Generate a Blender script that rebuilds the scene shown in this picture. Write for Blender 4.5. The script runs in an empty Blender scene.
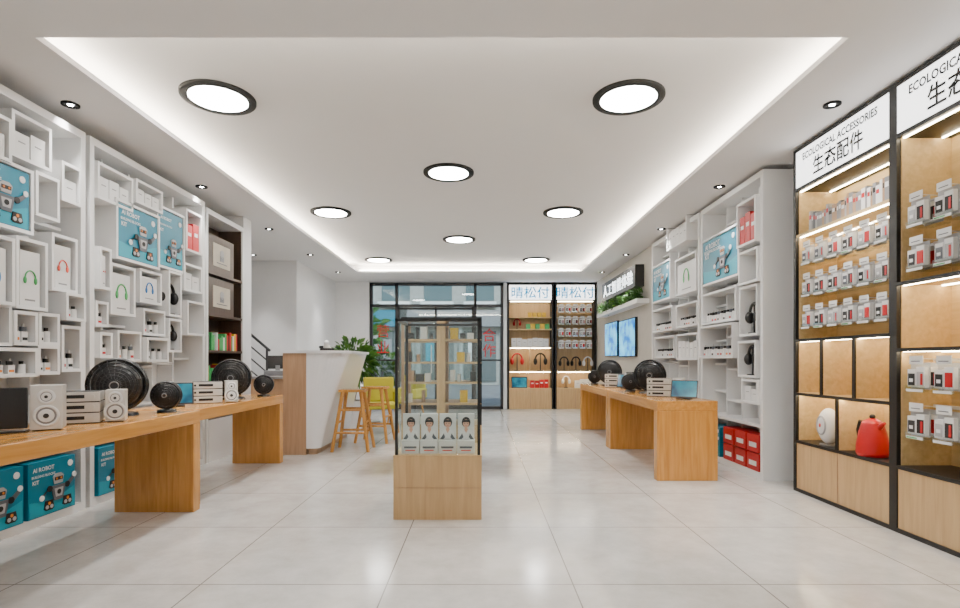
import bpy, math, random
from mathutils import Matrix, Vector
random.seed(7)
R=random.Random(11)
F=540.0; HZ=361.0; EY=1.2
CZ=3.17; UZ=3.37
XL=-3.2; XR=2.83
G=3.1
scn=bpy.context.scene
# ------------------------------------------------------------ materials
def nt_mat(name):
    m=bpy.data.materials.new(name); m.use_nodes=True
    nt=m.node_tree; b=nt.nodes.get('Principled BSDF'); return m,nt,b
def mat(name,col,rough=0.5,metal=0.0,emis=None,es=0.0,var=0.04,scale=6.0,coat=0.0):
    m,nt,b=nt_mat(name)
    b.inputs['Roughness'].default_value=rough; b.inputs['Metallic'].default_value=metal
    b.inputs['Coat Weight'].default_value=coat
    tc=nt.nodes.new('ShaderNodeTexCoord'); n=nt.nodes.new('ShaderNodeTexNoise'); n.inputs['Scale'].default_value=scale
    cr=nt.nodes.new('ShaderNodeValToRGB')
    c=Vector(col[:3])
    cr.color_ramp.elements[0].position=0.3; cr.color_ramp.elements[1].position=0.7
    cr.color_ramp.elements[0].color=(*(c*(1-var)),1); cr.color_ramp.elements[1].color=(*[min(1,x) for x in (c*(1+var))],1)
    nt.links.new(tc.outputs['Object'],n.inputs['Vector']); nt.links.new(n.outputs['Fac'],cr.inputs['Fac'])
    nt.links.new(cr.outputs['Color'],b.inputs['Base Color'])
    if emis:
        b.inputs['Emission Color'].default_value=(*emis,1); b.inputs['Emission Strength'].default_value=es
    return m
def wood(name,c1,c2,rough=0.35,axis='Z',scale=3.0):
    m,nt,b=nt_mat(name)
    tc=nt.nodes.new('ShaderNodeTexCoord'); mp=nt.nodes.new('ShaderNodeMapping')
    s={'Z':(9,9,0.7),'Y':(9,0.7,9),'X':(0.7,9,9)}[axis]
    mp.inputs['Scale'].default_value=s
    n=nt.nodes.new('ShaderNodeTexNoise'); n.inputs['Scale'].default_value=scale; n.inputs['Detail'].default_value=5; n.inputs['Distortion'].default_value=0.6
    cr=nt.nodes.new('ShaderNodeValToRGB')
    cr.color_ramp.elements[0].position=0.3; cr.color_ramp.elements[1].position=0.7
    cr.color_ramp.elements[0].color=(*c1,1); cr.color_ramp.elements[1].color=(*c2,1)
    nt.links.new(tc.outputs['Object'],mp.inputs['Vector']); nt.links.new(mp.outputs['Vector'],n.inputs['Vector'])
    nt.links.new(n.outputs['Fac'],cr.inputs['Fac']); nt.links.new(cr.outputs['Color'],b.inputs['Base Color'])
    b.inputs['Roughness'].default_value=rough
    return m
def floor_mat():
    m,nt,b=nt_mat('floor_tiles')
    g=nt.nodes.new('ShaderNodeNewGeometry'); mp=nt.nodes.new('ShaderNodeMapping')
    mp.inputs['Location'].default_value=(0.5,0.1,0)
    br=nt.nodes.new('ShaderNodeTexBrick'); br.offset=0.0; br.squash=1.0
    br.inputs['Scale'].default_value=1.0; br.inputs['Brick Width'].default_value=1.0; br.inputs['Row Height'].default_value=1.0
    br.inputs['Mortar Size'].default_value=0.004; br.inputs['Mortar Smooth'].default_value=0.2
    nt.links.new(g.outputs['Position'],mp.inputs['Vector']); nt.links.new(mp.outputs['Vector'],br.inputs['Vector'])
    n=nt.nodes.new('ShaderNodeTexNoise'); n.inputs['Scale'].default_value=4; n.inputs['Detail'].default_value=12; n.inputs['Roughness'].default_value=0.72
    nt.links.new(g.outputs['Position'],n.inputs['Vector'])
    cr=nt.nodes.new('ShaderNodeValToRGB'); e=cr.color_ramp.elements
    e[0].position=0.32; e[0].color=(0.48,0.46,0.43,1); e[1].position=0.68; e[1].color=(0.62,0.605,0.58,1)
    nt.links.new(n.outputs['Fac'],cr.inputs['Fac'])
    nt.links.new(cr.outputs['Color'],br.inputs['Color1']); nt.links.new(cr.outputs['Color'],br.inputs['Color2'])
    br.inputs['Mortar'].default_value=(0.21,0.195,0.18,1)
    nt.links.new(br.outputs['Color'],b.inputs['Base Color'])
    mr=nt.nodes.new('ShaderNodeMapRange'); mr.inputs['To Min'].default_value=0.11; mr.inputs['To Max'].default_value=0.17
    nt.links.new(n.outputs['Fac'],mr.inputs['Value']); nt.links.new(mr.outputs['Result'],b.inputs['Roughness'])
    b.inputs['IOR'].default_value=1.58
    return m
def glass_mat(name,tint=(1,1,1),refl=0.08):
    m=bpy.data.materials.new(name); m.use_nodes=True; nt=m.node_tree
    for n in list(nt.nodes): nt.nodes.remove(n)
    o=nt.nodes.new('ShaderNodeOutputMaterial'); mx=nt.nodes.new('ShaderNodeMixShader')
    t=nt.nodes.new('ShaderNodeBsdfTransparent'); t.inputs['Color'].default_value=(*tint,1)
    g=nt.nodes.new('ShaderNodeBsdfGlossy'); g.inputs['Roughness'].default_value=0.02
    mx.inputs['Fac'].default_value=refl
    nt.links.new(t.outputs[0],mx.inputs[1]); nt.links.new(g.outputs[0],mx.inputs[2]); nt.links.new(mx.outputs[0],o.inputs[0])
    return m
def screen_mat(name,c1,c2,st):
    m,nt,b=nt_mat(name)
    tc=nt.nodes.new('ShaderNodeTexCoord'); n=nt.nodes.new('ShaderNodeTexNoise'); n.inputs['Scale'].default_value=4; n.inputs['Detail'].default_value=3
    cr=nt.nodes.new('ShaderNodeValToRGB'); cr.color_ramp.elements[0].position=0.35; cr.color_ramp.elements[1].position=0.65
    cr.color_ramp.elements[0].color=(*c1,1); cr.color_ramp.elements[1].color=(*c2,1)
    nt.links.new(tc.outputs['Object'],n.inputs['Vector']); nt.links.new(n.outputs['Fac'],cr.inputs['Fac'])
    nt.links.new(cr.outputs['Color'],b.inputs['Emission Color']); b.inputs['Emission Strength'].default_value=st
    b.inputs['Base Color'].default_value=(0.01,0.02,0.03,1); b.inputs['Roughness'].default_value=0.1
    return m
WHITE=mat('white_paint',(0.82,0.81,0.80),0.55,var=0.015)
CEIL=mat('ceiling_paint',(0.79,0.775,0.765),0.8,var=0.005)
WALL=mat('wall_paint',(0.76,0.76,0.765),0.7,var=0.015)
LACQ=mat('white_lacquer',(0.83,0.83,0.825),0.3,var=0.01)
GLOSSW=mat('gloss_white',(0.84,0.84,0.86),0.12,var=0.01,coat=0.5)
FLOOR=floor_mat()
HONEY=wood('honey_oak',(0.44,0.195,0.04),(0.60,0.295,0.075),0.2,'Y')
HONEYV=wood('honey_oak_v',(0.44,0.195,0.04),(0.60,0.295,0.075),0.2,'Z')
OAK=wood('light_oak',(0.50,0.32,0.15),(0.62,0.42,0.21),0.45,'Z')
OAKX=wood('light_oak_back',(0.56,0.39,0.175),(0.68,0.50,0.245),0.5,'Y')
TAN=wood('tan_wood',(0.36,0.215,0.12),(0.46,0.29,0.175),0.4,'Z')
DARKW=wood('dark_wood',(0.045,0.026,0.016),(0.075,0.046,0.03),0.4,'Z')
BLACK=mat('black_metal',(0.006,0.006,0.006),0.45,var=0.1)
RIM=mat('downlight_black_rim',(0.003,0.003,0.003),0.8,var=0.1)
BPLAS=mat('black_plastic',(0.006,0.006,0.007),0.3,var=0.1,coat=0.2)
DGREY=mat('dark_grey',(0.02,0.02,0.023),0.4)
GREY=mat('mid_grey',(0.25,0.25,0.26),0.5)
SILVER=mat('silver',(0.68,0.66,0.62),0.3,metal=0.3,var=0.02)
CYAN=mat('cyan_card',(0.0,0.19,0.30),0.4,var=0.06)
CYANL=mat('light_cyan_ink',(0.0,0.31,0.43),0.4)
RED=mat('red_card',(0.48,0.004,0.008),0.35)
CORAL=mat('coral_ink',(0.7,0.07,0.04),0.4)
GREEN=mat('green_ink',(0.05,0.36,0.10),0.4)
BLUEI=mat('blue_ink',(0.03,0.2,0.55),0.4)
YEL=mat('yellow_fabric',(0.48,0.43,0.025),0.7)
YBOX=mat('yellow_card',(0.7,0.45,0.02),0.5)
ORANGE=mat('orange_ink',(0.7,0.2,0.02),0.5)
SKIN=mat('printed_skin',(0.75,0.42,0.30),0.6)
INK=mat('black_ink',(0.008,0.008,0.008),0.6)
WINK=mat('white_ink',(0.85,0.85,0.85),0.6)
CARD=mat('white_card',(0.78,0.78,0.77),0.5,var=0.02)
CREAM=mat('cream_print',(0.55,0.50,0.40),0.5,var=0.1)
LGREY=mat('light_grey_card',(0.42,0.42,0.43),0.5,var=0.02)
GINK=mat('grey_ink',(0.10,0.11,0.13),0.5)
LEAF=mat('leaf',(0.03,0.11,0.01),0.5,var=0.4,scale=20)
LEAF2=mat('leaf_light',(0.07,0.19,0.02),0.5,var=0.3,scale=20)
GLASS=glass_mat('display_glass',(0.95,0.98,0.97),0.05)
WGLASS=glass_mat('window_glass',(0.80,0.88,0.88),0.06)
ACR=glass_mat('acrylic',(0.92,0.95,0.95),0.15)
LEDW=mat('downlight_emitter',(1,1,1),0.5,emis=(1,0.99,0.97),es=15*G)
COVE=mat('cove_led',(1,1,1),0.5,emis=(1,0.90,0.75),es=19*G)
WARM=mat('cabinet_led',(1,1,1),0.5,emis=(1,0.84,0.58),es=36)
SIGNW=mat('lightbox_white',(0.9,0.9,0.9),0.4,emis=(1,1,1),es=3.0,var=0.01)
SIGNT=mat('sign_white_letters',(0.9,0.9,0.9),0.4,emis=(0.9,0.97,1),es=6)
SIGNC=mat('sign_cyan_letters',(0.0,0.3,0.6),0.4,emis=(0.0,0.35,0.65),es=0.7)
SCR=screen_mat('screen_blue',(0.01,0.15,0.5),(0.15,0.7,1.0),2.2)
SCRD=screen_mat('screen_tablet',(0.0,0.04,0.10),(0.02,0.4,0.5),1.0)
# ------------------------------------------------------------ builder
_txt={}
def text_geo(s,bold=0.0):
    if (s,bold) in _txt: return _txt[(s,bold)]
    cu=bpy.data.curves.new('t','FONT'); cu.body=s; cu.size=1; cu.resolution_u=2; cu.offset=bold
    o=bpy.data.objects.new('t',cu); scn.collection.objects.link(o)
    dg=bpy.context.evaluated_depsgraph_get(); dg.update()
    me=bpy.data.meshes.new_from_object(o.evaluated_get(dg))
    vs=[(v.co.x,v.co.y) for v in me.vertices]; fs=[tuple(p.vertices) for p in me.polygons]
    bpy.data.objects.remove(o); bpy.data.curves.remove(cu); bpy.data.meshes.remove(me)
    xs=[v[0] for v in vs] or [0,1]; ys=[v[1] for v in vs] or [0,1]
    _txt[(s,bold)]=(vs,fs,min(xs),max(xs),min(ys),max(ys)); return _txt[(s,bold)]
class B:
    def __init__(s,name,M=None):
        s.name=name; s.v=[]; s.f=[]; s.mi=[]; s.sm=[]; s.mats=[]; s.M=M or Matrix()
    def _m(s,m):
        if m not in s.mats: s.mats.append(m)
        return s.mats.index(m)
    def add(s,vs,fs,m,smooth=False,L=None):
        o=len(s.v); M=s.M@L if L else s.M
        s.v+= [M@Vector(p) for p in vs]; k=s._m(m)
        for f in fs:
            s.f.append(tuple(i+o for i in f)); s.mi.append(k); s.sm.append(smooth)
    def box(s,x0,x1,y0,y1,z0,z1,m,L=None):
        vs=[(x,y,z) for z in (z0,z1) for y in (y0,y1) for x in (x0,x1)]
        fs=[(0,2,3,1),(4,5,7,6),(0,1,5,4),(2,6,7,3),(0,4,6,2),(1,3,7,5)]
        s.add(vs,fs,m,False,L)
    def cyl(s,c,r,h,m,axis='Z',r2=None,seg=24,caps=True):
        r2=r if r2 is None else r2
        vs=[]
        for k,(rr,t) in enumerate(((r,0),(r2,h))):
            for i in range(seg):
                a=2*math.pi*i/seg; p=(rr*math.cos(a),rr*math.sin(a),t)
                if axis=='X': p=(p[2],p[0],p[1])
                elif axis=='Y': p=(p[1],p[2],p[0])
                vs.append((p[0]+c[0],p[1]+c[1],p[2]+c[2]))
        fs=[(i,(i+1)%seg,seg+(i+1)%seg,seg+i) for i in range(seg)]
        s.add(vs,fs,m,True)
        if caps:
            s.add(vs[:seg],[tuple(reversed(range(seg)))],m); s.add(vs[seg:],[tuple(range(seg))],m)
    def sph(s,c,r,m,seg=20,rings=12,z0=-1,z1=1):
        if not isinstance(r,(tuple,list)): r=(r,r,r)
        vs=[];fs=[]
        for j in range(rings+1):
            ph=math.asin(z0)+(math.asin(z1)-math.asin(z0))*j/rings
            for i in range(seg):
                a=2*math.pi*i/seg
                vs.append((c[0]+r[0]*math.cos(ph)*math.cos(a),c[1]+r[1]*math.cos(ph)*math.sin(a),c[2]+r[2]*math.sin(ph)))
        for j in range(rings):
            for i in range(seg):
                a=j*seg+i; b=j*seg+(i+1)%seg; fs.append((a,b,b+seg,a+seg))
        s.add(vs,fs,m,True)
    def tube(s,pts,r,m,seg=10,closed=False):
        pts=[Vector(p) for p in pts]; n=len(pts); vs=[]; fs=[]
        rr=r if isinstance(r,(list,tuple)) else [r]*n
        for i,p in enumerate(pts):
            a=pts[i-1] if (i>0 or closed) else p; b=pts[(i+1)%n] if (i<n-1 or closed) else p
            t=(b-a).normalized(); up=Vector((0,0,1)) if abs(t.z)<0.9 else Vector((1,0,0))
            if closed or n>3:
                up=Vector((0,1,0)) if abs(t.y)<0.9 else Vector((1,0,0))
            u=t.cross(up).normalized(); w=t.cross(u).normalized()
            for k in range(seg):
                q=2*math.pi*k/seg; vs.append(tuple(p+(u*math.cos(q)+w*math.sin(q))*rr[i]))
        for i in range(n if closed else n-1):
            for k in range(seg):
                a=i*seg+k; b=i*seg+(k+1)%seg; c=((i+1)%n)*seg+(k+1)%seg; d=((i+1)%n)*seg+k
                fs.append((a,b,c,d))
        s.add(vs,fs,m,True)
        if not closed:
            s.add(vs[:seg],[tuple(range(seg))],m); s.add(vs[-seg:],[tuple(reversed(range(seg)))],m)
    def arc(s,c,rad,r,m,a0=0,a1=360,plane='XZ',n=24,sx=1,sz=1,seg=8):
        pts=[]
        closed=abs(a1-a0)>=360
        N=n if closed else n+1
        for i in range(N):
            a=math.radians(a0+(a1-a0)*i/n); u=rad*math.cos(a)*sx; w=rad*math.sin(a)*sz
            pts.append({'XZ':(c[0]+u,c[1],c[2]+w),'XY':(c[0]+u,c[1]+w,c[2]),'YZ':(c[0],c[1]+u,c[2]+w)}[plane])
        s.tube(pts,r,m,seg,closed)
    def ext(s,pts,z0,z1,m,smooth=False,pts1=None):
        n=len(pts); pts1=pts1 or pts; vs=[(x,y,z0) for x,y in pts]+[(x,y,z1) for x,y in pts1]
        s.add(vs,[(i,(i+1)%n,n+(i+1)%n,n+i) for i in range(n)],m,smooth)
        s.add(vs,[tuple(reversed(range(n))),tuple(range(n,2*n))],m)
    def pxz(s,pts,y0,y1,m):
        n=len(pts); vs=[(x,y0,z) for x,z in pts]+[(x,y1,z) for x,z in pts]
        s.add(vs,[(i,(i+1)%n,n+(i+1)%n,n+i) for i in range(n)]+[tuple(reversed(range(n))),tuple(range(n,2*n))],m)
    def text(s,t,xc,zc,m,w=None,h=None,y=-0.004,bold=0.0):
        vs,fs,x0,x1,y0,y1=text_geo(t,bold)
        sx=(w/(x1-x0)) if w else None; sz=(h/(y1-y0)) if h else None
        if sx is None: sx=sz
        if sz is None: sz=sx
        s.add([((a-(x0+x1)/2)*sx+xc,y,(b-(y0+y1)/2)*sz+zc) for a,b in vs],fs,m)
    def done(s,bevel=0,parent=None):
        xs=[v.x for v in s.v]; ys=[v.y for v in s.v]; zs=[v.z for v in s.v]
        c=Vector(((min(xs)+max(xs))/2,(min(ys)+max(ys))/2,min(zs)))
        me=bpy.data.meshes.new(s.name); me.from_pydata([tuple(v-c) for v in s.v],[],s.f)
        for m in s.mats: me.materials.append(m)
        me.polygons.foreach_set('material_index',s.mi); me.polygons.foreach_set('use_smooth',s.sm); me.update()
        o=bpy.data.objects.new(s.name,me); scn.collection.objects.link(o); o.location=c
        if bevel:
            bm=o.modifiers.new('bevel','BEVEL'); bm.width=bevel; bm.segments=2; bm.limit_method='ANGLE'; bm.angle_limit=math.radians(50)
        if parent: o.parent=parent; o.matrix_parent_inverse=Matrix.Translation(-parent.location)
        return o
def T(x,y,z,rz=0,rx=0,s=1): return Matrix.Translation((x,y,z))@Matrix.Rotation(math.radians(rz),4,'Z')@Matrix.Rotation(math.radians(rx),4,'X')@Matrix.Scale(s,4)
ML=T(XL,0,0,90); MR=T(XR,0,0,-90)
# ------------------------------------------------------------ room shell
b=B('floor'); b.box(-5.6,3.35,-2.6,13.9,-0.1,0,FLOOR); b.done()
b=B('ceiling')
cx0,cx1,cy0,cy1=-2.71,2.25,3.29,12.0
b.box(-5.6,cx0,-2.6,13.9,CZ,CZ+0.04,CEIL); b.box(cx1,3.35,-2.6,13.9,CZ,CZ+0.04,CEIL)
b.box(cx0,cx1,-2.6,cy0,CZ,CZ+0.04,CEIL); b.box(cx0,cx1,cy1,13.9,CZ,CZ+0.04,CEIL)
o=0.26
b.box(cx0-o,cx1+o,cy0-o,cy1+o,UZ,UZ+0.08,CEIL)
b.box(cx0-o-0.05,cx0-o,cy0-o,cy1+o,CZ+0.04,UZ+0.08,CEIL); b.box(cx1+o,cx1+o+0.05,cy0-o,cy1+o,CZ+0.04,UZ+0.08,CEIL)
b.box(cx0-o,cx1+o,cy0-o-0.05,cy0-o,CZ+0.04,UZ+0.08,CEIL); b.box(cx0-o,cx1+o,cy1+o,cy1+o+0.05,CZ+0.04,UZ+0.08,CEIL)
b.done()
b=B('cove_led_strip')
b.box(cx0-0.2,cx0-0.16,cy0,cy1,CZ+0.045,CZ+0.075,COVE); b.box(cx1+0.16,cx1+0.2,cy0,cy1,CZ+0.045,CZ+0.075,COVE)
b.box(cx0,cx1,cy0-0.2,cy0-0.16,CZ+0.045,CZ+0.075,COVE); b.box(cx0,cx1,cy1+0.16,cy1+0.2,CZ+0.045,CZ+0.075,COVE)
b.done()
b=B('wall_left'); b.box(-3.7,-3.57,-2.6,7.35,0,CZ,WALL); b.box(-3.7,-3.22,7.35,7.6,0,CZ,WALL); b.box(-3.75,-3.6,10.6,13.5,0,CZ,WALL)
b.box(-5.6,-3.75,10.6,10.75,0,CZ,WALL); b.box(-5.7,-5.6,7.45,10.75,0,CZ,WALL); b.box(-5.6,-3.7,7.35,7.5,0,CZ,WALL); b.done()
b=B('wall_right'); b.box(3.35,3.5,-2.6,13.9,0,CZ,WALL); b.done()
b=B('wall_front'); b.box(-3.7,3.5,-2.75,-2.6,0,CZ,WALL); b.done()
b=B('wall_back'); b.box(-3.75,-2.76,13.45,13.6,0,CZ,WALL); b.box(0.59,3.5,13.9,14.05,0,CZ,WALL); b.box(0.59,0.67,13.45,13.9,0,CZ,WALL)
b.done()
b=B('baseboard_left'); b.box(-3.6,-3.585,10.6,13.45,0,0.1,WHITE); b.box(-3.585,-2.76,13.435,13.45,0,0.1,WHITE); b.done()
b=B('wall_right_panel'); b.box(2.92,3.35,8.95,13.45,0,CZ,mat('greige_panel',(0.45,0.42,0.37),0.6)); b.done()
# ------------------------------------------------------------ ceiling lights
def spot(name,x,y,z,en,ang,blend,rad,par,col=(1,0.975,0.94)):
    l=bpy.data.lights.new(name,'SPOT'); l.energy=en; l.spot_size=math.radians(ang); l.spot_blend=blend; l.shadow_soft_size=rad; l.color=col
    ob=bpy.data.objects.new(name,l); scn.collection.objects.link(ob); ob.location=(x,y,z)
    ob.parent=par; ob.matrix_parent_inverse=Matrix.Translation(-par.location)
def downlight(x,y,z,r):
    b=B('ceiling_downlight',T(x,y,z))
    N=40
    prof=[(r,0),(r+0.0,-0.018),(r-0.006,-0.024),(r-0.058,-0.024),(r-0.064,-0.02)]
    vs=[];fs=[]
    for (rr,zz) in prof:
        for i in range(N):
            a=2*math.pi*i/N; vs.append((rr*math.cos(a),rr*math.sin(a),zz))
    for j in range(len(prof)-1):
        for i in range(N): fs.append((j*N+i,(j+1)*N+i,(j+1)*N+(i+1)%N,j*N+(i+1)%N))
    b.add(vs,fs,RIM,True)
    b.cyl((0,0,-0.020),r-0.06,0.01,LEDW,seg=N)
    ob=b.done(); spot('downlight_lamp',x,y,z-0.06,78*G,62,0.75,0.10,ob)
for (x,y) in [(-2.15,4.44),(1.22,4.44),(-0.36,6.2),(-2.17,7.86),(1.21,7.86),(-0.37,9.6),(-2.17,11.55),(1.2,11.55)]:
    downlight(x,y,UZ,0.29)
for (x,y) in [(-2.15,-0.6),(1.22,-0.6),(-0.36,2.3)]: downlight(x,y,CZ,0.29)  # extra downlights out of view, added as fill for the closed room
def smallspot(x,y,z=CZ,en=44*G):
    b=B('recessed_spotlight',T(x,y,z))
    N=24; prof=[(0.062,0),(0.062,-0.012),(0.045,-0.016),(0.04,-0.004)]
    vs=[];fs=[]
    for rr,zz in prof:
        for i in range(N):
            a=2*math.pi*i/N; vs.append((rr*math.cos(a),rr*math.sin(a),zz))
    for j in range(3):
        for i in range(N): fs.append((j*N+i,(j+1)*N+i,(j+1)*N+(i+1)%N,j*N+(i+1)%N))
    b.add(vs,fs,RIM,True); b.cyl((0,0,-0.006),0.041,0.004,DGREY); b.cyl((0,0,-0.009),0.02,0.003,LEDW)
    ob=b.done(); spot('spot_lamp',x,y,z-0.03,en,70,0.7,0.07,ob)
for i in range(6):
    smallspot(-3.14,2.19+i*1.95); smallspot(2.70,2.19+i*1.95)
smallspot(-4.2,9.0); smallspot(-4.2,10.0)  # added spots, only to brighten the stair alcove
# ------------------------------------------------------------ storefront
b=B('window_1')
Y=13.5; x0,x1=-2.75,0.58; t=0.07
zt=CZ-0.02
def bars(b,xs,zs,x0,x1,z0,z1,y0,y1,t,m):
    for x in xs: b.box(x-t/2,x+t/2,y0,y1,z0,z1,m)
    for z in zs: b.box(x0,x1,y0,y1,z-t/2,z+t/2,m)
bars(b,[x0+.035,-2.08,-0.12,x1-.035],[0.035,zt-0.035,2.58],x0,x1,0,zt,Y-0.05,Y+0.05,t,DGREY)
b.box(x0,x1,Y-0.005,Y+0.005,0,zt,WGLASS)
for z in (1.2,): b.box(x0,-2.08,Y-0.03,Y+0.03,z,z+0.04,DGREY); b.box(-0.12,x1,Y-0.03,Y+0.03,z,z+0.04,DGREY)
b.text('营',-2.42,1.95,RED,h=0.32,y=Y-0.012); b.text('业',-2.42,1.55,RED,h=0.30,y=Y-0.012)
b.text('合',0.23,1.85,RED,h=0.32,y=Y-0.012); b.text('作',0.23,1.46,RED,h=0.32,y=Y-0.012)
b.done()
b=B('door_1')
bars(b,[-2.02,-1.1,-0.18],[0.08,2.5],-2.04,-0.16,0.0,2.54,Y-0.09,Y-0.055,0.05,BLACK)
b.box(-1.22,-1.19,Y-0.14,Y-0.11,0.9,1.6,SILVER); b.box(-1.01,-0.98,Y-0.14,Y-0.11,0.9,1.6,SILVER)
for xx in (-1.22,-1.01):
    for zz in (0.95,1.53): b.box(xx,xx+0.03,Y-0.12,Y-0.07,zz,zz+0.03,SILVER)
b.done()
# ------------------------------------------------------------ outside
b=B('street_ground'); b.box(-25,25,14.06,45,-0.15,-0.02,mat('asphalt',(0.25,0.25,0.26),0.8,var=0.15,scale=2)); b.done()
b=B('street_building'); CON=mat('concrete',(0.38,0.38,0.36),0.8,var=0.1); WD=mat('street_window',(0.06,0.11,0.13),0.15); SH=mat('shop_front',(0.10,0.12,0.12),0.4)
b.box(-16,16,27,34,0,14,CON)
for i in range(-7,8):
    b.box(i*2.1-0.8,i*2.1+0.8,26.9,27,0.2,2.7,SH); b.box(i*2.1-0.05,i*2.1+0.05,26.86,26.9,0.2,2.7,CON); b.box(i*2.1-.6,i*2.1-.2,26.86,26.9,1.2,2.3,R.choice([WINK,CYANL,YBOX,GREY]))
    b.box(i*2.1-1.05,i*2.1-0.85,26.7,27,0,3.4,CON)
    for k in range(3): b.box(i*2.1-0.7,i*2.1+0.7,26.9,27,4.2+k*3.1,6.0+k*3.1,WD); b.box(i*2.1-0.8,i*2.1+0.8,26.3,27,3.9+k*3.1,4.1+k*3.1,WINK)
b.box(-14,-4,26.5,26.9,2.9,3.7,CYAN); b.box(-3.6,3.5,26.5,26.9,2.9,3.7,GREY); b.box(4,12,26.5,26.9,2.9,3.7,RED)
b.done()
def plant(name,x,y,z,rx,ry,rz,n,leaf=0.13,pot=None,stems=True):
    b=B(name)
    if pot:
        r,h=pot; b.cyl((x,y,0),r*0.8,h,GLOSSW,r2=r); b.cyl((x,y,h-0.02),r*0.9,0.025,DARKW)
        if stems:
            for i in range(5):
                a=i*1.3; b.tube([(x+0.03*math.cos(a),y+0.03*math.sin(a),h-0.02),(x+0.1*math.cos(a),y+0.1*math.sin(a),(h+z)/2),(x+rx*.5*math.cos(a),y+ry*.5*math.sin(a),z)],0.012,DARKW,6)
    rr=random.Random(int(abs(x*100+y*10)))
    for i in range(n):
        d=Vector((rr.gauss(0,1),rr.gauss(0,1),rr.gauss(0,1))).normalized()*(rr.random()**0.4)
        p=Vector((x+d.x*rx,y+d.y*ry,z+d.z*rz)); out=Vector((d.x,d.y,d.z+rr.uniform(-.4,.6))).normalized()
        L=leaf*rr.uniform(.7,1.4); sd=out.cross(Vector((rr.random(),rr.random(),rr.random()))).normalized()*L*0.2
        mid=p+out*L*0.5; tip=p+out*L+Vector((0,0,-L*.25))
        b.add([p,mid+sd,tip,mid-sd],[(0,1,2),(0,2,3)],rr.choice([LEAF,LEAF2]))
    return b.done()
plant('street_tree',-5.0,21,2.2,1.2,1.2,1.3,400,0.45,(0.25,1.0))
plant('street_shrub',-3.0,16.2,0.9,0.45,0.45,0.6,260,0.25,(0.3,0.45))
# ------------------------------------------------------------ contents printing helpers
def robot(b,xc,z0,s,y=-0.004):
    y0,y1=y-0.006,y
    for k in (-.21,.21):
        b.pxz([(xc+(k-.11)*s,z0+.03*s),(xc+(k-.07)*s,z0),(xc+(k+.07)*s,z0),(xc+(k+.11)*s,z0+.03*s),(xc+(k+.08)*s,z0+.17*s),(xc+(k-.08)*s,z0+.17*s)],y0,y1,INK)
        for q in (-.05,.05): b.cyl((xc+(k+q)*s,y0-0.002,z0+.06*s),.035*s,.004,LGREY,axis='Y',seg=12)
        b.cyl((xc+k*s,y0-0.002,z0+.12*s),.028*s,.004,ORANGE,axis='Y',seg=12)
    b.pxz([(xc-.10*s,z0+.14*s),(xc+.10*s,z0+.14*s),(xc+.16*s,z0+.40*s),(xc-.16*s,z0+.40*s)],y0-.001,y1,GINK)
    b.pxz([(xc-.07*s,z0+.2*s),(xc+.07*s,z0+.2*s),(xc+.10*s,z0+.35*s),(xc-.10*s,z0+.35*s)],y0-.003,y1,LGREY)
    b.cyl((xc,y0-.005,z0+.28*s),.045*s,.004,INK,axis='Y',seg=12)
    for sg in (-1,1):
        b.cyl((xc+sg*.2*s,y0-.003,z0+.37*s),.055*s,.006,INK,axis='Y',seg=12)
        b.pxz([(xc+sg*.2*s,z0+.40*s),(xc+sg*.34*s,z0+(.24 if sg<0 else .5)*s),(xc+sg*.38*s,z0+(.28 if sg<0 else .46)*s),(xc+sg*.24*s,z0+.33*s)],y0,y1,GINK)
        b.cyl((xc+sg*.37*s,y0-.002,z0+(.24 if sg<0 else .52)*s),.05*s,.005,WINK,axis='Y',seg=10)
    b.pxz([(xc-.09*s,z0+.43*s),(xc+.09*s,z0+.43*s),(xc+.12*s,z0+.56*s),(xc+.06*s,z0+.61*s),(xc-.06*s,z0+.61*s),(xc-.12*s,z0+.56*s)],y0,y1,LGREY)
    b.box(xc-.09*s,xc+.09*s,y0-.002,y0,z0+.49*s,z0+.55*s,INK)
    for k in (-.05,.05): b.cyl((xc+k*s,y0-.004,z0+.52*s),.02*s,.004,ORANGE,axis='Y',seg=10)
def kitbox(M,x0,x1,z0,z1,y0,dep):
    b=B('robot_kit_box',M); b.box(x0,x1,y0,y0+dep,z0,z1,CYAN); w=x1-x0;h=z1-z0
    b.pxz([(x0+w*.02,z0+h*.02),(x1-w*.02,z0+h*.02),(x1-w*.02,z0+h*.4),(x0+w*.5,z0+h*.22),(x0+w*.02,z0+h*.3)],y0-.002,y0,CYANL)
    L=x0+w*.30
    b.text('AI ROBOT',L,z1-h*.14,WINK,w=w*.44,y=y0-.004,bold=.02); b.text('BUILDING BLOCKS',L,z1-h*.26,WINK,w=w*.48,y=y0-.004,bold=.02)
    b.text('KIT',x0+w*.14,z1-h*.36,WINK,w=w*.13,y=y0-.004,bold=.02)
    robot(b,x0+w*.60,z0+h*.08,min(w*.95,h*1.05),y0-.004)
    b.cyl((x1-w*.12,y0-.005,z1-h*.14),min(w,h)*.06,.004,WINK,axis='Y',seg=14)
    b.done()
def hpbox(M,x0,x1,z0,z1,y0,dep,ink):
    b=B('headphone_box',M); b.box(x0,x1,y0,y0+dep,z0,z1,CARD); w=x1-x0;h=z1-z0; xc=(x0+x1)/2; zc=z0+h*.5; s=min(w,h*.8)
    b.arc((xc,y0-.004,zc),s*.27,s*.03,ink,0,180,sz=1.3,n=14,seg=6)
    for k in (-1,1): b.sph((xc+k*s*.27,y0-.004,zc-s*.06),(s*.085,.006,s*.16),ink,12,8)
    b.box(xc-w*.25,xc+w*.25,y0-.002,y0,z0+h*.1,z0+h*.13,GREY)
    b.done()
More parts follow.
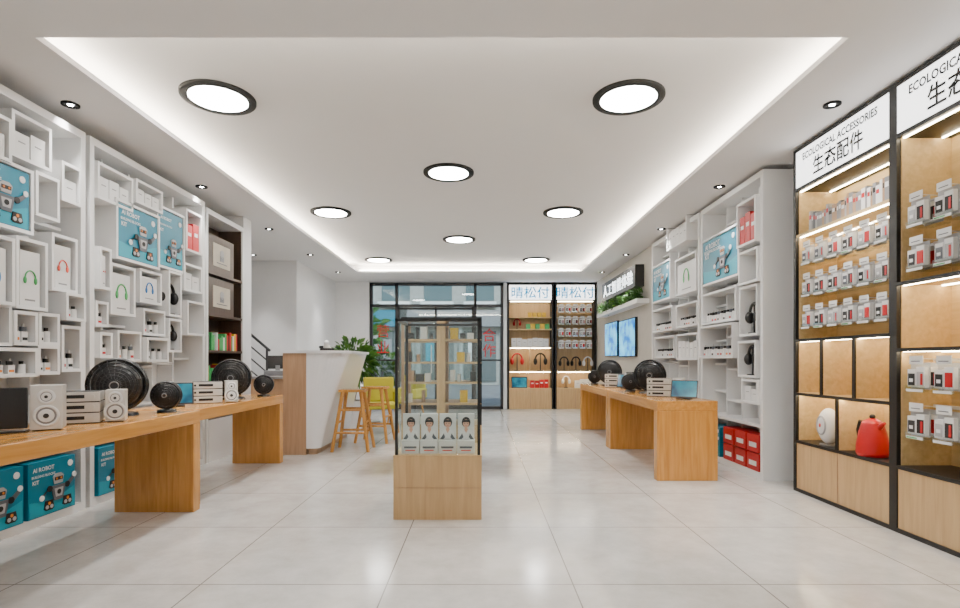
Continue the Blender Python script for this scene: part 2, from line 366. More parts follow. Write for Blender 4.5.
def headphone(M,xc,z0,y0,s=1.0,col=BPLAS,stand=True):
    b=B('headphones_on_stand' if stand else 'headphones',M)
    R0=.085*s; zc=z0+.21*s
    b.arc((xc,y0,zc-.02*s),R0,.014*s,col,0,180,sz=1.2,n=16)
    for k in (-1,1):
        b.sph((xc+k*R0,y0,zc-.05*s),(.034*s,.046*s,.06*s),col,14,10)
    if stand:
        b.cyl((xc,y0,z0),.055*s,.012,DGREY); b.cyl((xc,y0,z0+.01),.009*s,.21*s+R0*1.0-.02*s,DGREY,seg=10)
    b.done()
def kettle(M,xc,z0,y0,s=1.0):
    b=B('red_kettle',M)
    prof=[(.085,0),(.095,.02),(.092,.08),(.078,.16),(.062,.22),(.05,.235),(.02,.25)]
    for i in range(len(prof)-1): b.cyl((xc,y0,z0+prof[i][1]*s),prof[i][0]*s,(prof[i+1][1]-prof[i][1])*s,RED,r2=prof[i+1][0]*s,caps=i in (0,5))
    b.sph((xc,y0,z0+.262*s),.018*s,INK,10,8)
    b.tube([(xc-.06*s,y0,z0+.21*s),(xc-.12*s,y0,z0+.22*s),(xc-.14*s,y0,z0+.16*s),(xc-.12*s,y0,z0+.08*s),(xc-.09*s,y0,z0+.05*s)],.011*s,INK,8)
    b.tube([(xc+.05*s,y0,z0+.18*s),(xc+.085*s,y0,z0+.215*s),(xc+.11*s,y0,z0+.23*s)],[.02*s,.015*s,.009*s],RED,8)
    b.done()
def egg_speaker(M,xc,z0,y0,s=1.0):
    b=B('white_oval_speaker',M)
    b.cyl((xc,y0,z0),.06*s,.012,GREY); b.sph((xc,y0,z0+.145*s),(.085*s,.07*s,.135*s),CARD)
    b.arc((xc,y0-.058*s,z0+.15*s),.048*s,.007*s,LGREY,sz=1.4); b.sph((xc,y0-.05*s,z0+.15*s),(.042*s,.018*s,.06*s),DGREY); b.sph((xc,y0-.06*s,z0+.15*s),(.015*s,.014*s,.02*s),CORAL)
    b.done()
def bottles(M,x0,x1,z0,z1,y0):
    b=B('accessory_bottles',M); n=max(2,int((x1-x0)/0.075)); h=min(.15,(z1-z0)*.75)
    for i in range(n):
        x=x0+(x1-x0)*(i+.5)/n; k=R.random()
        if k<.6:
            b.box(x-.027,x+.027,y0+.02,y0+.05,z0,z0+h*.55,CARD); b.cyl((x,y0+.035,z0+h*.55),.02,h*.25,R.choice([INK,GINK,INK]),seg=12); b.cyl((x,y0+.035,z0+h*.8),.008,h*.15,SILVER,seg=8)
            b.box(x-.02,x+.02,y0+.018,y0+.02,z0+h*.1,z0+h*.25,R.choice([RED,INK,ORANGE]))
        else:
            b.cyl((x,y0+.035,z0),.024,h*.6,CARD,seg=14); b.cyl((x,y0+.035,z0+h*.6),.014,h*.2,INK,seg=12)
    b.done()
def cards(M,x0,x1,z0,z1,y0,dep,m=None,name='product_boxes'):
    b=B(name,M); n=max(1,round((x1-x0)/.13)); w=(x1-x0)/n
    for i in range(n):
        hh=(z1-z0)*R.uniform(.62,.8); a=x0+i*w
        b.box(a+.006,a+w-.006,y0,y0+dep,z0,z0+hh,m or CARD)
        if m: b.box(a+w*.25,a+w*.75,y0-.002,y0,z0+hh*.55,z0+hh*.68,WINK)
        else: b.box(a+w*.3,a+w*.7,y0-.002,y0,z0+hh*.6,z0+hh*.64,GREY)
    b.done()
# ------------------------------------------------------------ puzzle shelves
TB=0.024
def PLn(side,px,py):
    X=3.2 if side=='L' else XR
    d=X*F/abs(480-px); return d,EY+(HZ-py)*d/F
def shelf_unit(side,y0,y1,cells,ztop=3.05,seed=1,depth=0.35):
    M=ML if side=='L' else MR
    a,c=(y0,y1) if side=='L' else (-y1,-y0)
    b=B('puzzle_display_shelf',M)
    b.box(a,c,depth-.02,depth,0,ztop,LACQ)
    b.box(a,a+.05,0,depth-.02,0,ztop,LACQ); b.box(c-.05,c,0,depth-.02,0,ztop,LACQ)
    b.box(a+.05,c-.05,0,depth-.02,ztop-.06,ztop,LACQ); b.box(a+.05,c-.05,0,depth-.02,0,.07,LACQ)
    b.box(a+.05,c-.05,0.02,depth-.02,.52,.55,LACQ)
    rr=random.Random(seed)
    n=max(3,round((c-a)/.36)); w=(c-a)/n
    g0=.16
    for i in range(1,n):
        x=a+i*w
        b.box(x-TB/2,x+TB/2,g0,depth-.02,.07,ztop-.06,LACQ)
    for i in range(n):
        z=.55+rr.uniform(.15,.4)
        while z<ztop-.2:
            b.box(max(a+.05,a+i*w),min(c-.05,a+(i+1)*w),g0,depth-.02,z,z+TB,LACQ); z+=rr.uniform(.26,.46)
    conts=[]
    for (p0,p1,pt,pb,kind) in cells:
        near=p0 if side=='L' else p1
        ya,_=PLn(side,p0,0); yb,_=PLn(side,p1,0); yn,zt_=PLn(side,near,pt); _,zb=PLn(side,near,pb)
        l,r=(ya,yb) if side=='L' else (-ya,-yb)
        l=max(l,a+.05); r=min(r,c-.05)
        if r-l<.08: continue
        pr=rr.choice([-.05,-.03,-.015,0])
        b.box(l,r,pr,depth-.02,zb,zb+TB,LACQ); b.box(l,r,pr,depth-.02,zt_-TB,zt_,LACQ)
        b.box(l,l+TB,pr,depth-.02,zb+TB,zt_-TB,LACQ); b.box(r-TB,r,pr,depth-.02,zb+TB,zt_-TB,LACQ)
        conts.append((l+TB+.008,r-TB-.008,zb+TB,zt_-TB-.01,pr+.02,kind))
    b.done()
    for (l,r,z0,z1,yy,k) in conts:
        d=.11-yy+.02
        if k=='kit': kitbox(M,l,r,z0,z1,yy-.01,d)
        elif k=='white': cards(M,l,r,z0,z1,yy,d)
        elif k=='red': cards(M,l,r,z0,z1+.04,yy,d,RED,'red_product_boxes')
        elif k and k.startswith('hp'): hpbox(M,l+.02,r-.02,z0,z0+(z1-z0)*.88,yy,.08,{'r':CORAL,'g':GREEN,'b':BLUEI}[k[2]])
        elif k=='bot': bottles(M,l,r,z0,z1,yy)
        elif k=='head':
            headphone(M,(l+r)/2,z0,yy+.05,min(1.1,(z1-z0)/.31))
cA=[(2-60,10,85,135,'white'),(12,52,108,155,'white'),(-40,34,140,215,'kit'),(60,80,160,200,'white'),(36,60,170,215,None),(12,44,235,308,'hpg'),(50,76,232,290,'hpr'),
    (-45,8,225,300,'hpb'),(-30,10,300,345,'bot'),(10,34,310,345,'bot'),(37,58,312,345,'bot'),(60,80,292,320,'bot'),(-10,34,347,378,'bot'),(36,58,345,375,'bot'),(60,80,325,372,'bot')]
shelf_unit('L',2.35,4.38,cA,3.05,3)
cB=[(93,130,160,197,'white'),(133,160,178,202,'white'),(113,157,197,258,'kit'),(157,185,203,266,'kit'),(185,201,208,250,'red'),
    (91,106,245,288,'hpr'),(109,134,262,314,'hpg'),(140,162,268,302,'hpb'),(166,179,270,316,'head'),(166,179,318,352,'head'),
    (92,107,300,326,'bot'),(92,107,332,358,'bot'),(116,140,330,362,'bot'),(142,164,308,335,'bot'),(142,164,337,362,'bot'),(183,201,262,290,'white'),(183,201,300,335,None)]
shelf_unit('L',4.43,6.28,cB,3.05,5)
cC=[(741,762,193,240,'red'),(701,740,222,275,'kit'),(741,762,245,280,None),(739,757,283,335,'head'),(739,757,340,378,'head'),(703,737,285,320,'bot'),(703,737,322,358,'bot'),(744,762,380,405,'white')]
shelf_unit('R',5.4,6.92,cC,3.12,9)
cD=[(670,690,212,240,'white'),(643,671,258,298,'kit'),(676,697,250,290,'hpg'),(676,697,300,325,'bot'),(654,674,305,330,'bot'),(654,674,335,358,'bot'),(676,697,332,360,'white')]
shelf_unit('R',6.97,8.9,cD,3.12,13)
for a,c in ((2.5,2.95),(3.28,3.76),(3.8,4.24)): kitbox(ML,a,c,.071,.47,-.02,.3)
for a,c in ((4.5,4.92),): kitbox(ML,a,c,.071,.47,-.02,.3)
kitbox(MR,-6.75,-6.35,.071,.42,-.01,.3)
b=B('red_product_boxes',MR)
for i in range(3):
    for k in range(2):
        x=-6.28+i*.275; b.box(x,x+.25,-.0,.25,.071+k*.19,.25+k*.19,RED); b.box(x+.05,x+.2,-.002,0,.12+k*.19,.17+k*.19,WINK)
b.done()
# ------------------------------------------------------------ dark shelf with certificates (left)
b=B('certificate_shelf',ML)
a,c=6.32,7.33
b.box(a,c,.32,.34,0,3.0,DARKW); b.box(a,a+.04,0,.32,0,3.0,LACQ); b.box(c-.05,c,0,.32,0,3.0,LACQ); b.box(a+.04,c-.05,0,.32,2.94,3.0,LACQ)
b.box(c-.06,c-.05,.02,.32,.5,2.94,DARKW)
for z in (.5,.9,1.3,1.74,2.24): b.box(a+.04,c-.06,.0,.32,z,z+.03,DARKW)
b.box(a+.05,c-.05,.0,.32,0,.5,LACQ)
b.done()
for z,h in ((2.27,.46),(1.77,.44)):
    b=B('framed_certificate',ML); b.box(6.42,7.08,.03,.055,z,z+h,DARKW); b.box(6.53,6.97,.026,.03,z+.09,z+h-.09,CREAM)
    b.cyl((6.75,.022,z+h*.56),.05,.004,LGREY,axis='Y'); b.box(6.70,6.80,.022,.026,z+h*.36,z+h*.50,GREY)
    b.box(6.62,6.88,.022,.026,z+h*.29,z+h*.31,GINK)
    b.done()
b=B('row_of_books',ML)
for z in (1.33,.93):
    x=6.40
    while x<7.2:
        w=R.uniform(.03,.06); h=R.uniform(.14,.24); b.box(x,x+w-.003,.03,.25,z,z+h,R.choice([GREEN,GREEN,RED,GINK,YBOX,CARD,INK])); x+=w*R.choice([1,1,2])
b.done()
# ------------------------------------------------------------ stairs in alcove
b=B('staircase')
for i in range(9):
    x=-3.62-i*.2; b.box(x-.22,x,9.0,10.58,0 if i<1 else .17*i-.1,.17*(i+1),CARD)
    b.box(x-.22,x+.02,8.98,10.58,.17*(i+1),.17*(i+1)+.02,GREY)
b.done()
b=B('stair_railing')
p0=(-3.5,9.0,.95); p1=(-5.3,9.0,.95+1.53)
def rail(dz): b.tube([(p0[0],9.0,p0[2]+dz),(p1[0],9.0,p1[2]+dz)],.022 if dz>=.3 else .012,DGREY)
for dz in (.42,.22,.02,-.18): rail(dz)
for i in range(5):
    x=-3.55-i*.4; z=.95+.85*(-3.5-x); b.cyl((x,9.0,max(0,z-.95)),.02,min(z+.42,z-.95+1.37)-max(0,z-.95),DGREY,seg=10)
b.done()
# ------------------------------------------------------------ tables
def table(x0,x1,y0,y1,h=.8):
    b=B('display_table'); t=.1
    b.box(x0,x1,y0,y1,h-t,h,HONEY); b.box(x0,x1,y0,y0+t,0,h-t,HONEYV); b.box(x0,x1,y1-t,y1,0,h-t,HONEYV)
    b.done(.006)
table(-2.9,-2.27,2.3,4.38); table(-2.9,-2.34,4.42,6.42)
table(1.77,2.38,5.4,7.45); table(1.77,2.38,7.5,9.55)
TZ=.8
def fan(name,x,y,rz,r,zc,dep):
    # caged round body: drum + curved wire grille front and back, hub, blades, stand
    b=B(name,T(x,y,TZ,rz))
    b.cyl((0,.01,0),r*.72,.02,BPLAS,r2=r*.66); b.cyl((0,.02,.02),r*.22,zc-r*.95-.0,BPLAS,r2=r*.16)
    b.arc((0,0,zc),r,.012,BPLAS,n=36)
    b.sph((0,dep*.35,zc),(r*.97,dep*.9,r*.97),BPLAS,28,16)
    for k in range(1,8):
        q=k/8; b.arc((0,-dep*math.sqrt(1-q*q)*.9-dep*.55,zc),r*q,.0035,DGREY if k%2 else BPLAS,n=30,seg=5)
    b.arc((0,-dep*.55,zc),r*.99,.009,BPLAS,n=36)
    for k in range(20):
        a=2*math.pi*k/20
        b.tube([(math.cos(a)*r*q,-dep*math.sqrt(max(0,1-q*q))*.9-dep*.55,zc+math.sin(a)*r*q) for q in (.2,.45,.7,.88,1.0)],.0025,BPLAS,5)
    b.cyl((0,-dep*1.47,zc),r*.22,dep*.5,DGREY,axis='Y'); b.arc((0,-dep*1.48,zc),r*.15,.004,GREY,n=20,seg=5)
    b.done()
def dome(x,y,rz=0): fan('desk_fan',x,y,rz,.185,.225,.11)
def ball(x,y,rz=0): fan('small_desk_fan',x,y,rz,.10,.135,.06)
def speaker(b,x,w=.15,h=.26,d=.18):
    b.box(x,x+w,-d/2,d/2,.006,h,SILVER)
    for z,r in ((h*.33,.055),(h*.75,.035)):
        b.arc((x+w/2,-d/2-.002,z),r,.008,CARD); b.cyl((x+w/2,-d/2-.004,z),r,.006,GREY,axis='Y'); b.cyl((x+w/2,-d/2-.010,z),r*.65,.008,CARD,axis='Y',r2=r*.7); b.cyl((x+w/2,-d/2-.016,z),r*.25,.008,DGREY,axis='Y')
    b.box(x+.01,x+w-.01,-d/2+.01,d/2-.01,0,.006,BLACK)
def minisys(x,y,rz,sp=True):
    b=B('hifi_mini_system',T(x,y,TZ,rz))
    for k in range(3):
        z=.006+k*.068; b.box(-.13,.13,-.11,.11,z,z+.06,SILVER); b.box(-.125,.125,-.10,.10,z-.006,z,BLACK); b.box(-.125,.125,-.10,.10,z+.06,z+.062,BLACK)
        b.box(-.07,.05,-.112,-.11,z+.02,z+.042,BPLAS)
        b.cyl((.09,-.125,z+.03),.016,.015,SILVER,axis='Y',seg=14); b.cyl((-.10,-.12,z+.03),.01,.01,DGREY,axis='Y',seg=10)
    if sp: speaker(b,.155,.11,.21,.16)
    b.done(.003)
def spk(x,y,rz):
    b=B('bookshelf_speaker',T(x,y,TZ,rz)); speaker(b,-.075); b.done(.004)
def tablet(x,y,rz,s=1):
    b=B('tablet_on_stand',T(x,y,TZ,rz,0,s)); L=T(0,0,.02,0,-22)
    b.box(-.14,.14,-.006,.006,0,.2,BPLAS,L); b.box(-.128,.128,-.008,-.006,.012,.188,SCRD,L)
    b.box(-.07,.07,-.05,.12,0,.012,BPLAS); b.box(-.02,.02,.085,.1,0,.15,BPLAS); b.done()
def monitor(x,y,rz):
    b=B('black_desktop_screen',T(x,y,TZ,rz)); b.box(-.17,.17,-.05,.06,0,.012,BPLAS); b.box(-.17,.17,.0,.03,.02,.25,BPLAS); b.box(-.03,.03,.01,.03,0,.03,BPLAS); b.done(.004)
monitor(-2.70,2.96,30); spk(-2.54,3.18,32); minisys(-2.62,3.52,28); dome(-2.66,3.97,25); ball(-2.45,4.22,20)
tablet(-2.66,4.72,30); minisys(-2.62,5.18,28); dome(-2.62,5.7,20); ball(-2.45,6.12,20)
tablet(2.12,5.62,-30,.95); minisys(2.05,6.15,-25); dome(2.1,6.68,-20); ball(1.95,7.02,-10); monitor(2.15,7.3,-25)
tablet(2.1,7.75,-30); minisys(2.05,8.2,-25); dome(2.1,8.75,-15); ball(1.95,9.2,-10)
# ------------------------------------------------------------ reception counter
b=B('reception_counter')
def rr_plan(x0,x1,y0,y1,r,n=10):
    pts=[(x0,y1),(x0,y0)]
    for i in range(n+1):
        a=-math.pi/2+math.pi/2*i/n; pts.append((x1-r+r*math.cos(a),y0+r+r*math.sin(a)))
    for i in range(n+1):
        a=math.pi/2*i/n; pts.append((x1-r+r*math.cos(a),y1-r+r*math.sin(a)))
    return pts
def cx(z): return -2.06+.32*(z/1.3)**1.4
zs=[.08+1.22*i/10 for i in range(11)]
for i in range(len(zs)-1):
    b.ext(rr_plan(-2.22,cx(zs[i]),6.9,8.6,.10+.025*i),zs[i],zs[i+1],GLOSSW,False,rr_plan(-2.22,cx(zs[i+1]),6.9,8.6,.10+.025*(i+1)))
b.ext(rr_plan(-2.2,-2.10,6.94,8.56,.05),0,.08,TAN)
b.ext(rr_plan(-2.54,-1.71,6.87,8.63,.35),1.3,1.335,GLOSSW)
b.box(-2.52,-2.22,6.9,8.6,0,1.3,TAN); b.box(-2.95,-2.52,6.95,8.6,0,.97,TAN); b.box(-2.97,-2.52,6.93,8.6,.97,1.0,GREY)
b.done()
b=B('cash_register',T(-2.74,7.3,1.001,10)); b.box(-.15,.15,-.12,.14,0,.07,GREY); b.box(-.13,.13,.0,.03,.1,.28,BPLAS,T(0,0,0,0,-12)); b.box(-.03,.03,.02,.06,.05,.14,GREY); b.done(.004)
b=B('desk_telephone',T(-2.1,7.4,1.336,20)); b.box(-.09,.09,-.08,.08,0,.04,BPLAS); b.cyl((0,.02,.04),.05,.05,SILVER,r2=.035); b.sph((0,.02,.11),.04,CARD); b.box(-.1,-.05,-.09,.09,.04,.07,BPLAS); b.done(.003)
# ------------------------------------------------------------ stools, chairs, plant
def stool(x,y,rz,h=.82):
    b=B('wooden_bar_stool',T(x,y,0,rz)); W=HONEYV
    b.box(-.17,.17,-.14,.14,h-.035,h,W)
    tops=[(-.12,-.10),(.12,-.10),(-.12,.10),(.12,.10)]; bots=[(-.24,-.20),(.24,-.20),(-.24,.20),(.24,.20)]
    for (a,c) in zip(tops,bots): b.tube([(c[0],c[1],0),(a[0],a[1],h-.03)],[.022,.026],W,8)
    def at(i,z): k=z/(h-.03); return (bots[i][0]+(tops[i][0]-bots[i][0])*k,bots[i][1]+(tops[i][1]-bots[i][1])*k,z)
    for i,j,z in ((0,1,.25),(2,3,.25),(0,2,.38),(1,3,.38),(0,1,.55),(2,3,.55)): b.tube([at(i,z),at(j,z)],.016,W,8)
    b.done(.003)
stool(-1.71,7.3,0); stool(-1.56,8.05,-8)
def lounge(x,y,rz):
    b=B('yellow_lounge_chair',T(x,y,0,rz))
    b.box(-.26,.26,-.26,.26,.40,.50,YEL); b.box(-.26,.26,.20,.28,.50,.92,YEL,T(0,0,0))
    b.box(-.30,-.25,-.2,.26,.5,.68,YEL); b.box(.25,.30,-.2,.26,.5,.68,YEL)
    for i in (-1,1):
        for j in (-1,1): b.tube([(i*.26,j*.25,0),(i*.2,j*.2,.41)],.016,HONEYV,8)
    b.done(.03)
lounge(-1.68,9.15,20); lounge(-1.4,10.3,-30)
b=B('round_side_table'); b.cyl((-2.15,10.5,.70),.35,.03,CARD,seg=36); b.cyl((-2.15,10.5,.03),.03,.67,SILVER); b.cyl((-2.15,10.5,0),.2,.03,SILVER); b.done()
plant('potted_plant',-2.26,9.6,1.2,.36,.34,.34,520,.17,(.2,.5))
# ------------------------------------------------------------ central glass display
b=B('glass_display_case'); x0,x1,y0,y1=-.655,.012,4.08,4.70; zb=.475; zt=1.525
b.box(x0,x1,y0,y1,.0,zb,OAK); b.box(x0+.01,x1-.01,y0-.004,y0,.24,.243,TAN)
b.box(x0-.003,x1+.003,y0-.003,y1+.003,zb,zb+.012,OAK)
f=.022
for x in (x0+.01,x1-.01-f):
    for y in (y0+.01,y1-.01-f): b.box(x,x+f,y,y+f,zb+.012,zt,BLACK)
for y in (y0+.01,y1-.01-f): b.box(x0+.01,x1-.01,y,y+f,zt-f,zt,BLACK)
for x in (x0+.01,x1-.01-f): b.box(x,x+f,y0+.01,y1-.01,zt-f,zt,BLACK)
b.box(x0+.018,x1-.018,y0+.018,y0+.022,zb+.012,zt-f,GLASS); b.box(x0+.018,x1-.018,y1-.022,y1-.018,zb+.012,zt-f,GLASS)
b.box(x0+.018,x0+.022,y0+.03,y1-.03,zb+.012,zt-f,GLASS); b.box(x1-.022,x1-.018,y0+.03,y1-.03,zb+.012,zt-f,GLASS)
b.done(.002)
for i in range(4):
    w=.135; xa=x0+.05+i*(w+.008)
    b=B('portrait_gift_box',T(xa,y0+.08,zb+.0125))
    b.box(0,w,0,.10,0,.10,CARD); b.box(.02,w-.02,-.002,0,.04,.055,GINK); b.box(.03,w-.03,-.002,0,.02,.028,CORAL)
    b.box(0.004,w-.004,.05,.10,.10,.30,CARD); yy=.046
    xc=w/2
    b.pxz([(xc-.055,.105),(xc-.045,.165),(xc-.015,.185),(xc+.015,.185),(xc+.045,.165),(xc+.055,.105)],yy,.05,WINK)
    b.pxz([(xc-.012,.17),(xc+.012,.17),(xc+.01,.20),(xc-.01,.20)],yy-.002,.05,SKIN)
    b.pxz([(xc-.018,.185),(xc,.15),(xc+.018,.185)],yy-.001,.05,SKIN)
    b.sph((xc,.048,.236),(.034,.004,.042),INK,14,8); b.sph((xc,.045,.226),(.025,.004,.033),SKIN,14,8)
    b.box(xc-.026,xc+.026,.038,.044,.238,.255,INK)
    for k in (-.01,.01): b.sph((xc+k,.040,.228),(.004,.002,.003),INK,6,4)
    b.box(xc-.006,xc+.006,.039,.042,.208,.211,CORAL)
    b.pxz([(xc-.06,.105),(xc-.03,.15),(xc-.02,.12),(xc-.035,.103)],yy-.003,.05,GINK)
    b.pxz([(xc+.06,.105),(xc+.035,.103),(xc+.02,.12),(xc+.03,.15)],yy-.003,.05,GINK)
    b.done()
b=B('wooden_display_rack'); x0,x1,y0,y1=-.86,.02,5.9,6.5
b.box(x0,x1,y0,y1,0,.5,OAK)
for z in (.72,.95,1.17,1.42,1.66): b.box(x0,x1,y0,y1,z,z+.02,OAK if z<1.6 else BLACK)
b.box(-.49,-.36,6.13,6.25,.5,1.66,TAN); b.box(-.47,-.38,5.88,5.9,.5,1.66,OAK)
for x in (x0,x1-.03):
    for y in (y0,y1-.03): b.box(x,x+.03,y,y+.03,.5,1.66,TAN if x==x0 else BLACK)
b.done()
b=B('boxed_products')
for z in (.74,.97,1.19,1.44,.5):
    for (xa,xb) in ((-.80,-.52),(-.33,-.04)):
        x=xa
        while x<xb-.05:
            w=R.uniform(.05,.1); h=R.uniform(.06,.14); k=R.random()
            if k<.45: b.box(x,x+w-.008,5.97,6.1,z+.0005,z+h,R.choice([CARD,YBOX,CARD,INK,TAN,TAN]))
            elif k<.8: b.cyl((x+.025,6.02,z+.0005),.022,h,R.choice([CARD,DGREY,TAN]),seg=12)
            x+=w+.01
b.done()
# ------------------------------------------------------------ black framed accessory cabinets on right
XC=2.92; MC=T(XC,0,0,-90); DP=.40
def hang_row(M,x0,x1,z,name='hanging_accessory_packs',s=1.0):
    b=B(name,M); n=max(2,round((x1-x0)/(.19*s))); w=(x1-x0)/n; q=.06
    b.box(x0,x1,.24,.255,z+.17*s,z+.19*s,SILVER)
    for i in range(n):
        xc=x0+w*(i+.5)
        b.tube([(xc,.24,z+.18*s),(xc,q-.02,z+.19*s)],.003,SILVER,6)
        b.box(xc-.05*s,xc+.05*s,q-.03,q-.027,z+.155*s,z+.205*s,CARD)
        b.box(xc-.035*s,xc+.03*s,q-.0315,q-.03,z+.17*s,z+.175*s,GINK)
        for k in range(2):
            y=q+k*.09
            b.box(xc-.07*s,xc+.07*s,y,y+.004,z+.01,z+.165*s,LGREY)
            c1=R.choice([LGREY,INK,DGREY,INK,GINK]); c2=R.choice([INK,LGREY,RED,DGREY])
            b.box(xc-.062*s,xc-.003*s,y-.03,y,z+.02*s,z+.125*s,CARD); b.box(xc+.003*s,xc+.062*s,y-.03,y,z+.02*s,z+.14*s,CARD)
            b.box(xc-.056*s,xc-.008*s,y-.032,y-.03,z+.03*s,z+.10*s,c1); b.box(xc+.008*s,xc+.056*s,y-.032,y-.03,z+.03*s,z+.11*s,c2)
            b.box(xc-.045*s,xc-.02*s,y-.034,y-.032,z+.05*s,z+.07*s,WINK); b.box(xc+.035*s,xc+.05*s,y-.034,y-.032,z+.035*s,z+.10*s,RED)
        b.box(xc-.07*s,xc+.07*s,q-.03,.2,z-.004,z,ACR); b.box(xc-.07*s,xc+.07*s,q-.040,q-.036,z-.01,z+.035,ACR)
        b.box(xc-.06*s,xc+.06*s,q-.042,q-.040,z-.008,z+.010,CARD)
        if R.random()<.4: b.box(xc-.055*s,xc+.02*s,q-.043,q-.042,z-.004,z+.004,GREEN)
    b.done()
def cabinet(y0,y1,kind):
    M=MC; a,c=-y1,-y0
    b=B('accessory_cabinet',M); f=.035
    b.box(a,c,DP-.02,DP,0,3.15,OAKX)
    for x in (a,c-f): b.box(x,x+f,0,DP-.02,0,3.15,BLACK)
    b.box(a+f,a+f+.006,.03,DP-.02,.47,2.76,OAKX); b.box(c-f-.006,c-f,.03,DP-.02,.47,2.76,OAKX)
    for z in (0,3.12): b.box(a+f,c-f,0,DP-.02,z,z+.03,BLACK)
    b.box(a+f,c-f,0,DP-.02,2.76,2.79,BLACK)
    b.box(a+f,c-f,.004,.30,2.79,3.12,SIGNW)
    xm=(a+c)/2
    b.text('ECOLOGICAL ACCESSORIES',xm,3.045,INK,w=.92,h=.065,y=-.002,bold=.03); b.text('生态配件',xm,2.91,INK,w=.62,h=.16,y=-.002,bold=.02)
    b.box(a+f,c-f,0,DP-.02,.445,.47,BLACK)
    b.box(a+f,c-f,.01,.03,.03,.445,OAK); b.box(xm-.003,xm+.003,.006,.01,.03,.445,TAN)
    def led(z,l=None,r=None):
        b.box((l or a+f)+.02,(r or c-f)-.02,.03,.045,z-.008,z,WARM)
        b.box((l or a+f)+.02,(r or c-f)-.02,.30,.312,z-.008,z,WARM)  # extra rear strip, added to brighten the cabinet back
    def board(z,l=None,r=None): b.box(l if l is not None else a+f,r if r is not None else c-f,.005,DP-.02,z-.02,z,OAKX)
    def fr(z): b.box(a+f,c-f,-.002,.02,z-.025,z,BLACK)
    if kind==1:
        board(2.36); board(1.40); board(.91); fr(1.40); fr(.91)
        for k in (1,2):
            x=a+(c-a)*k/3; b.box(x-.012,x+.012,.012,DP-.02,.91,1.38,OAKX); b.box(x-.015,x+.015,-.002,.012,.91,1.375,BLACK)
        b.box(xm-.012,xm+.012,.012,DP-.02,.47,.89,OAKX); b.box(xm-.015,xm+.015,-.002,.012,.47,.885,BLACK)
        led(2.76); led(2.34); led(1.38); led(.89)
    else:
        board(1.75); board(1.29); fr(1.75); fr(1.29)
        led(2.76); led(1.73); led(1.27)
    b.done()
    a+=f;c-=f
    if kind==1:
        for z in (2.08,1.79,1.5): hang_row(M,a+.02,c-.02,z)
        b=B('row_of_books',M); x=a+.12
        while x<c-.1:
            w=R.uniform(.02,.045); h=R.uniform(.14,.2); b.box(x,x+w-.002,.05,.22,2.3605,2.36+h,R.choice([CARD,GINK,GREY,TAN,GREY,CARD,LGREY])); b.box(x+.004,x+w-.006,.049,.05,2.36+h*.6,2.36+h*.8,R.choice([INK,RED,WINK])); x+=w
        b.done()
        egg_speaker(M,xm-.25,.4705,.10,1.15); kettle(M,xm+.27,.4705,.10,1.15)
        headphone(M,a+(c-a)*.5,.9105,.24,.7,RED)
    else:
        for z in (2.12,1.82): hang_row(M,a+.02,c-.02,z,s=1.1)
        for z in (1.0,.68): hang_row(M,a+.02,c-.02,z,s=1.15)
cabinet(3.82,5.03,1); cabinet(2.61,3.82,2); cabinet(1.40,2.61,1)
# ------------------------------------------------------------ back cabinets
def back_cab(x0,x1,kind):
    M=T(0,13.5,0); b=B('pay_display_cabinet',M); f=.04; d=.36
    b.box(x0,x1,d-.02,d,0,3.13,OAK)
    for x in (x0,x1-f): b.box(x,x+f,0,d-.02,0,3.13,BLACK)
    b.box(x0+f,x1-f,0,d-.02,3.10,3.13,BLACK); b.box(x0+f,x1-f,0,d-.02,2.70,2.73,BLACK)
    b.box(x0+f,x1-f,.004,.25,2.73,3.10,SIGNW); xm=(x0+x1)/2
    b.text('晴松付',xm,2.915,SIGNC,w=.95,h=.29,y=-.006,bold=.012)
    b.box(x0+f,x1-f,.005,.03,0,.5,OAK); b.box(xm-.004,xm+.004,0,.005,.02,.5,TAN)
    zs=(.52,.95,1.55,2.0,2.3) if kind==1 else (.52,.95)
    for z in zs: b.box(x0+f,x1-f,.01,d-.02,z-.02,z,OAKX)
    if kind==1: b.box(xm-.01,xm+.01,.01,d-.02,.95,1.53,OAKX)
    b.box(x0+f+.03,x1-f-.03,.03,.05,2.685,2.70,WARM); b.box(x0+f+.03,x1-f-.03,.03,.05,.915,.93,WARM)
    if kind==1: b.box(x0+f+.03,x1-f-.03,.03,.05,1.515,1.53,WARM)
    b.done()
    if kind==1:
        headphone(M,x0+.25,.9505,.18,1.5,RED); headphone(M,x1-.3,.9505,.18,1.5,INK); headphone(M,x0+.25,2.0005,.18,.9,RED)
        b=B('yellow_product_boxes',M)
        for i in range(5): b.box(xm-.1+i*.12,xm-.0+i*.12,.08,.2,2.0005,2.13,YBOX if i%2 else GREEN)
        for i in range(4): b.box(xm-.05+i*.12,xm+.04+i*.12,.08,.2,2.3005,2.42,YBOX)
        b.done()
        cards(M,x0+.1,x1-.1,1.5505,1.85,.1,.1)
        b=B('wall_tablet',M); b.box(x0+.1,x0+.5,.10,.12,.5205,.80,BPLAS); b.box(x0+.12,x0+.48,.098,.10,.54,.78,SCRD); b.box(x0+.12,x0+.48,.12,.2,.5205,.54,BPLAS); b.done()
        cards(M,xm,x1-.1,.5205,.8,.1,.1,RED,'red_product_boxes')
    else:
        for z in (2.42,2.12,1.82,1.52): hang_row(M,x0+f+.03,x1-f-.03,z)
        for k,cc in ((.25,INK),(.55,INK),(.85,CARD)): headphone(M,x0+k,.9505,.18,1.2,cc)
        headphone(M,x0+.3,.5205,.18,1.0,CARD); cards(M,xm,x1-.1,.5205,.8,.1,.1)
back_cab(.69,1.83,1); back_cab(1.88,2.90,2)
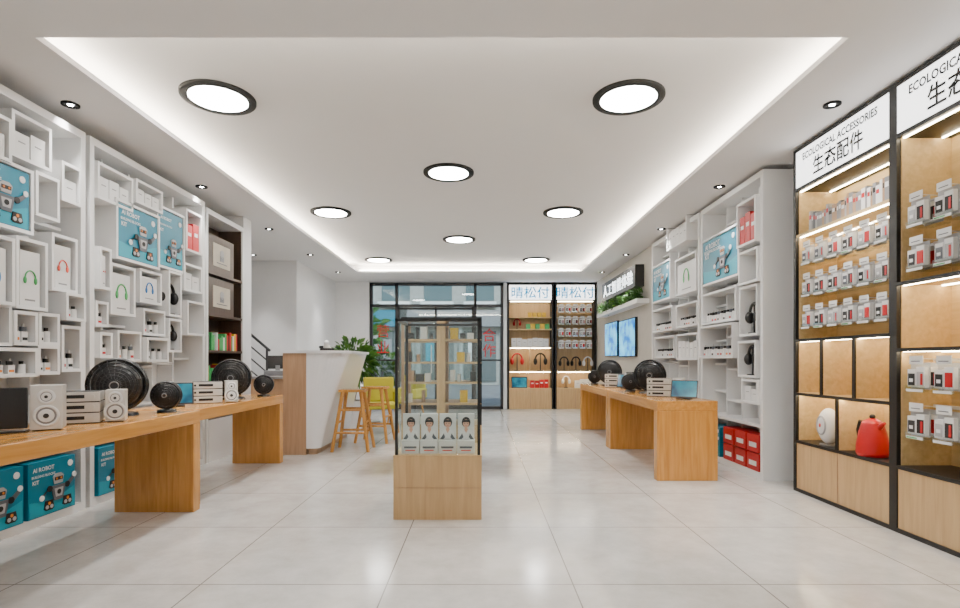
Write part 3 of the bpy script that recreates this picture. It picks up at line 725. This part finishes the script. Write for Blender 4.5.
# ------------------------------------------------------------ TV wall on right
MT=T(2.92,0,0,-90)
for (ya,yb,z0,z1) in ((10.0,11.15,1.28,2.02),(11.3,12.4,1.3,2.05)):
    b=B('wall_television',MT); b.box(-yb,-ya,-.05,-.0005,z0,z1,BPLAS); b.box(-yb+.02,-ya-.02,-.052,-.05,z0+.02,z1-.02,SCR)
    b.done(.003)
b=B('illuminated_wall_sign',MT); b.box(-12.2,-9.6,-.16,-.001,2.53,2.92,BLACK); b.text('人工智能体验',-10.9,2.725,SIGNT,w=2.3,h=.25,y=-.165); b.done()
b=B('planter_shelf',MT); b.box(-12.5,-9.3,-.22,-.001,2.2,2.28,LACQ)
rr=random.Random(4)
for i in range(700):
    p=Vector((-12.4+3.0*rr.random(),-.2+.18*rr.random(),2.28+.16*rr.random())); L=.12; o_=Vector((rr.uniform(-1,1),rr.uniform(-1,-.1),rr.uniform(-.4,1))).normalized()
    sd=o_.cross(Vector((rr.random(),rr.random(),1))).normalized()*L*.25
    b.add([p,p+o_*L*.5+sd,p+o_*L,p+o_*L*.5-sd],[(0,1,2),(0,2,3)],rr.choice([LEAF,LEAF2]))
b.done()
# ------------------------------------------------------------ world, sun, camera
w=bpy.data.worlds.new('World'); scn.world=w; w.use_nodes=True
nt=w.node_tree; bg=nt.nodes['Background']
sky=nt.nodes.new('ShaderNodeTexSky'); sky.sky_type='NISHITA'; sky.sun_elevation=math.radians(40); sky.sun_rotation=math.radians(180); sky.sun_disc=False
nt.links.new(sky.outputs[0],bg.inputs['Color']); bg.inputs['Strength'].default_value=0.35
s=bpy.data.lights.new('sun','SUN'); s.energy=4; s.angle=.05; so=bpy.data.objects.new('sun',s); scn.collection.objects.link(so); so.rotation_euler=(math.radians(50),0,math.radians(15)); so.location=(0,10,12)
cam=bpy.data.cameras.new('camera'); co=bpy.data.objects.new('camera',cam); scn.collection.objects.link(co)
co.location=(0,0,EY); co.rotation_euler=(math.radians(90),0,0); cam.sensor_width=36; cam.lens=F/960*36; cam.shift_y=(HZ-304)/960; cam.clip_start=.05
scn.camera=co
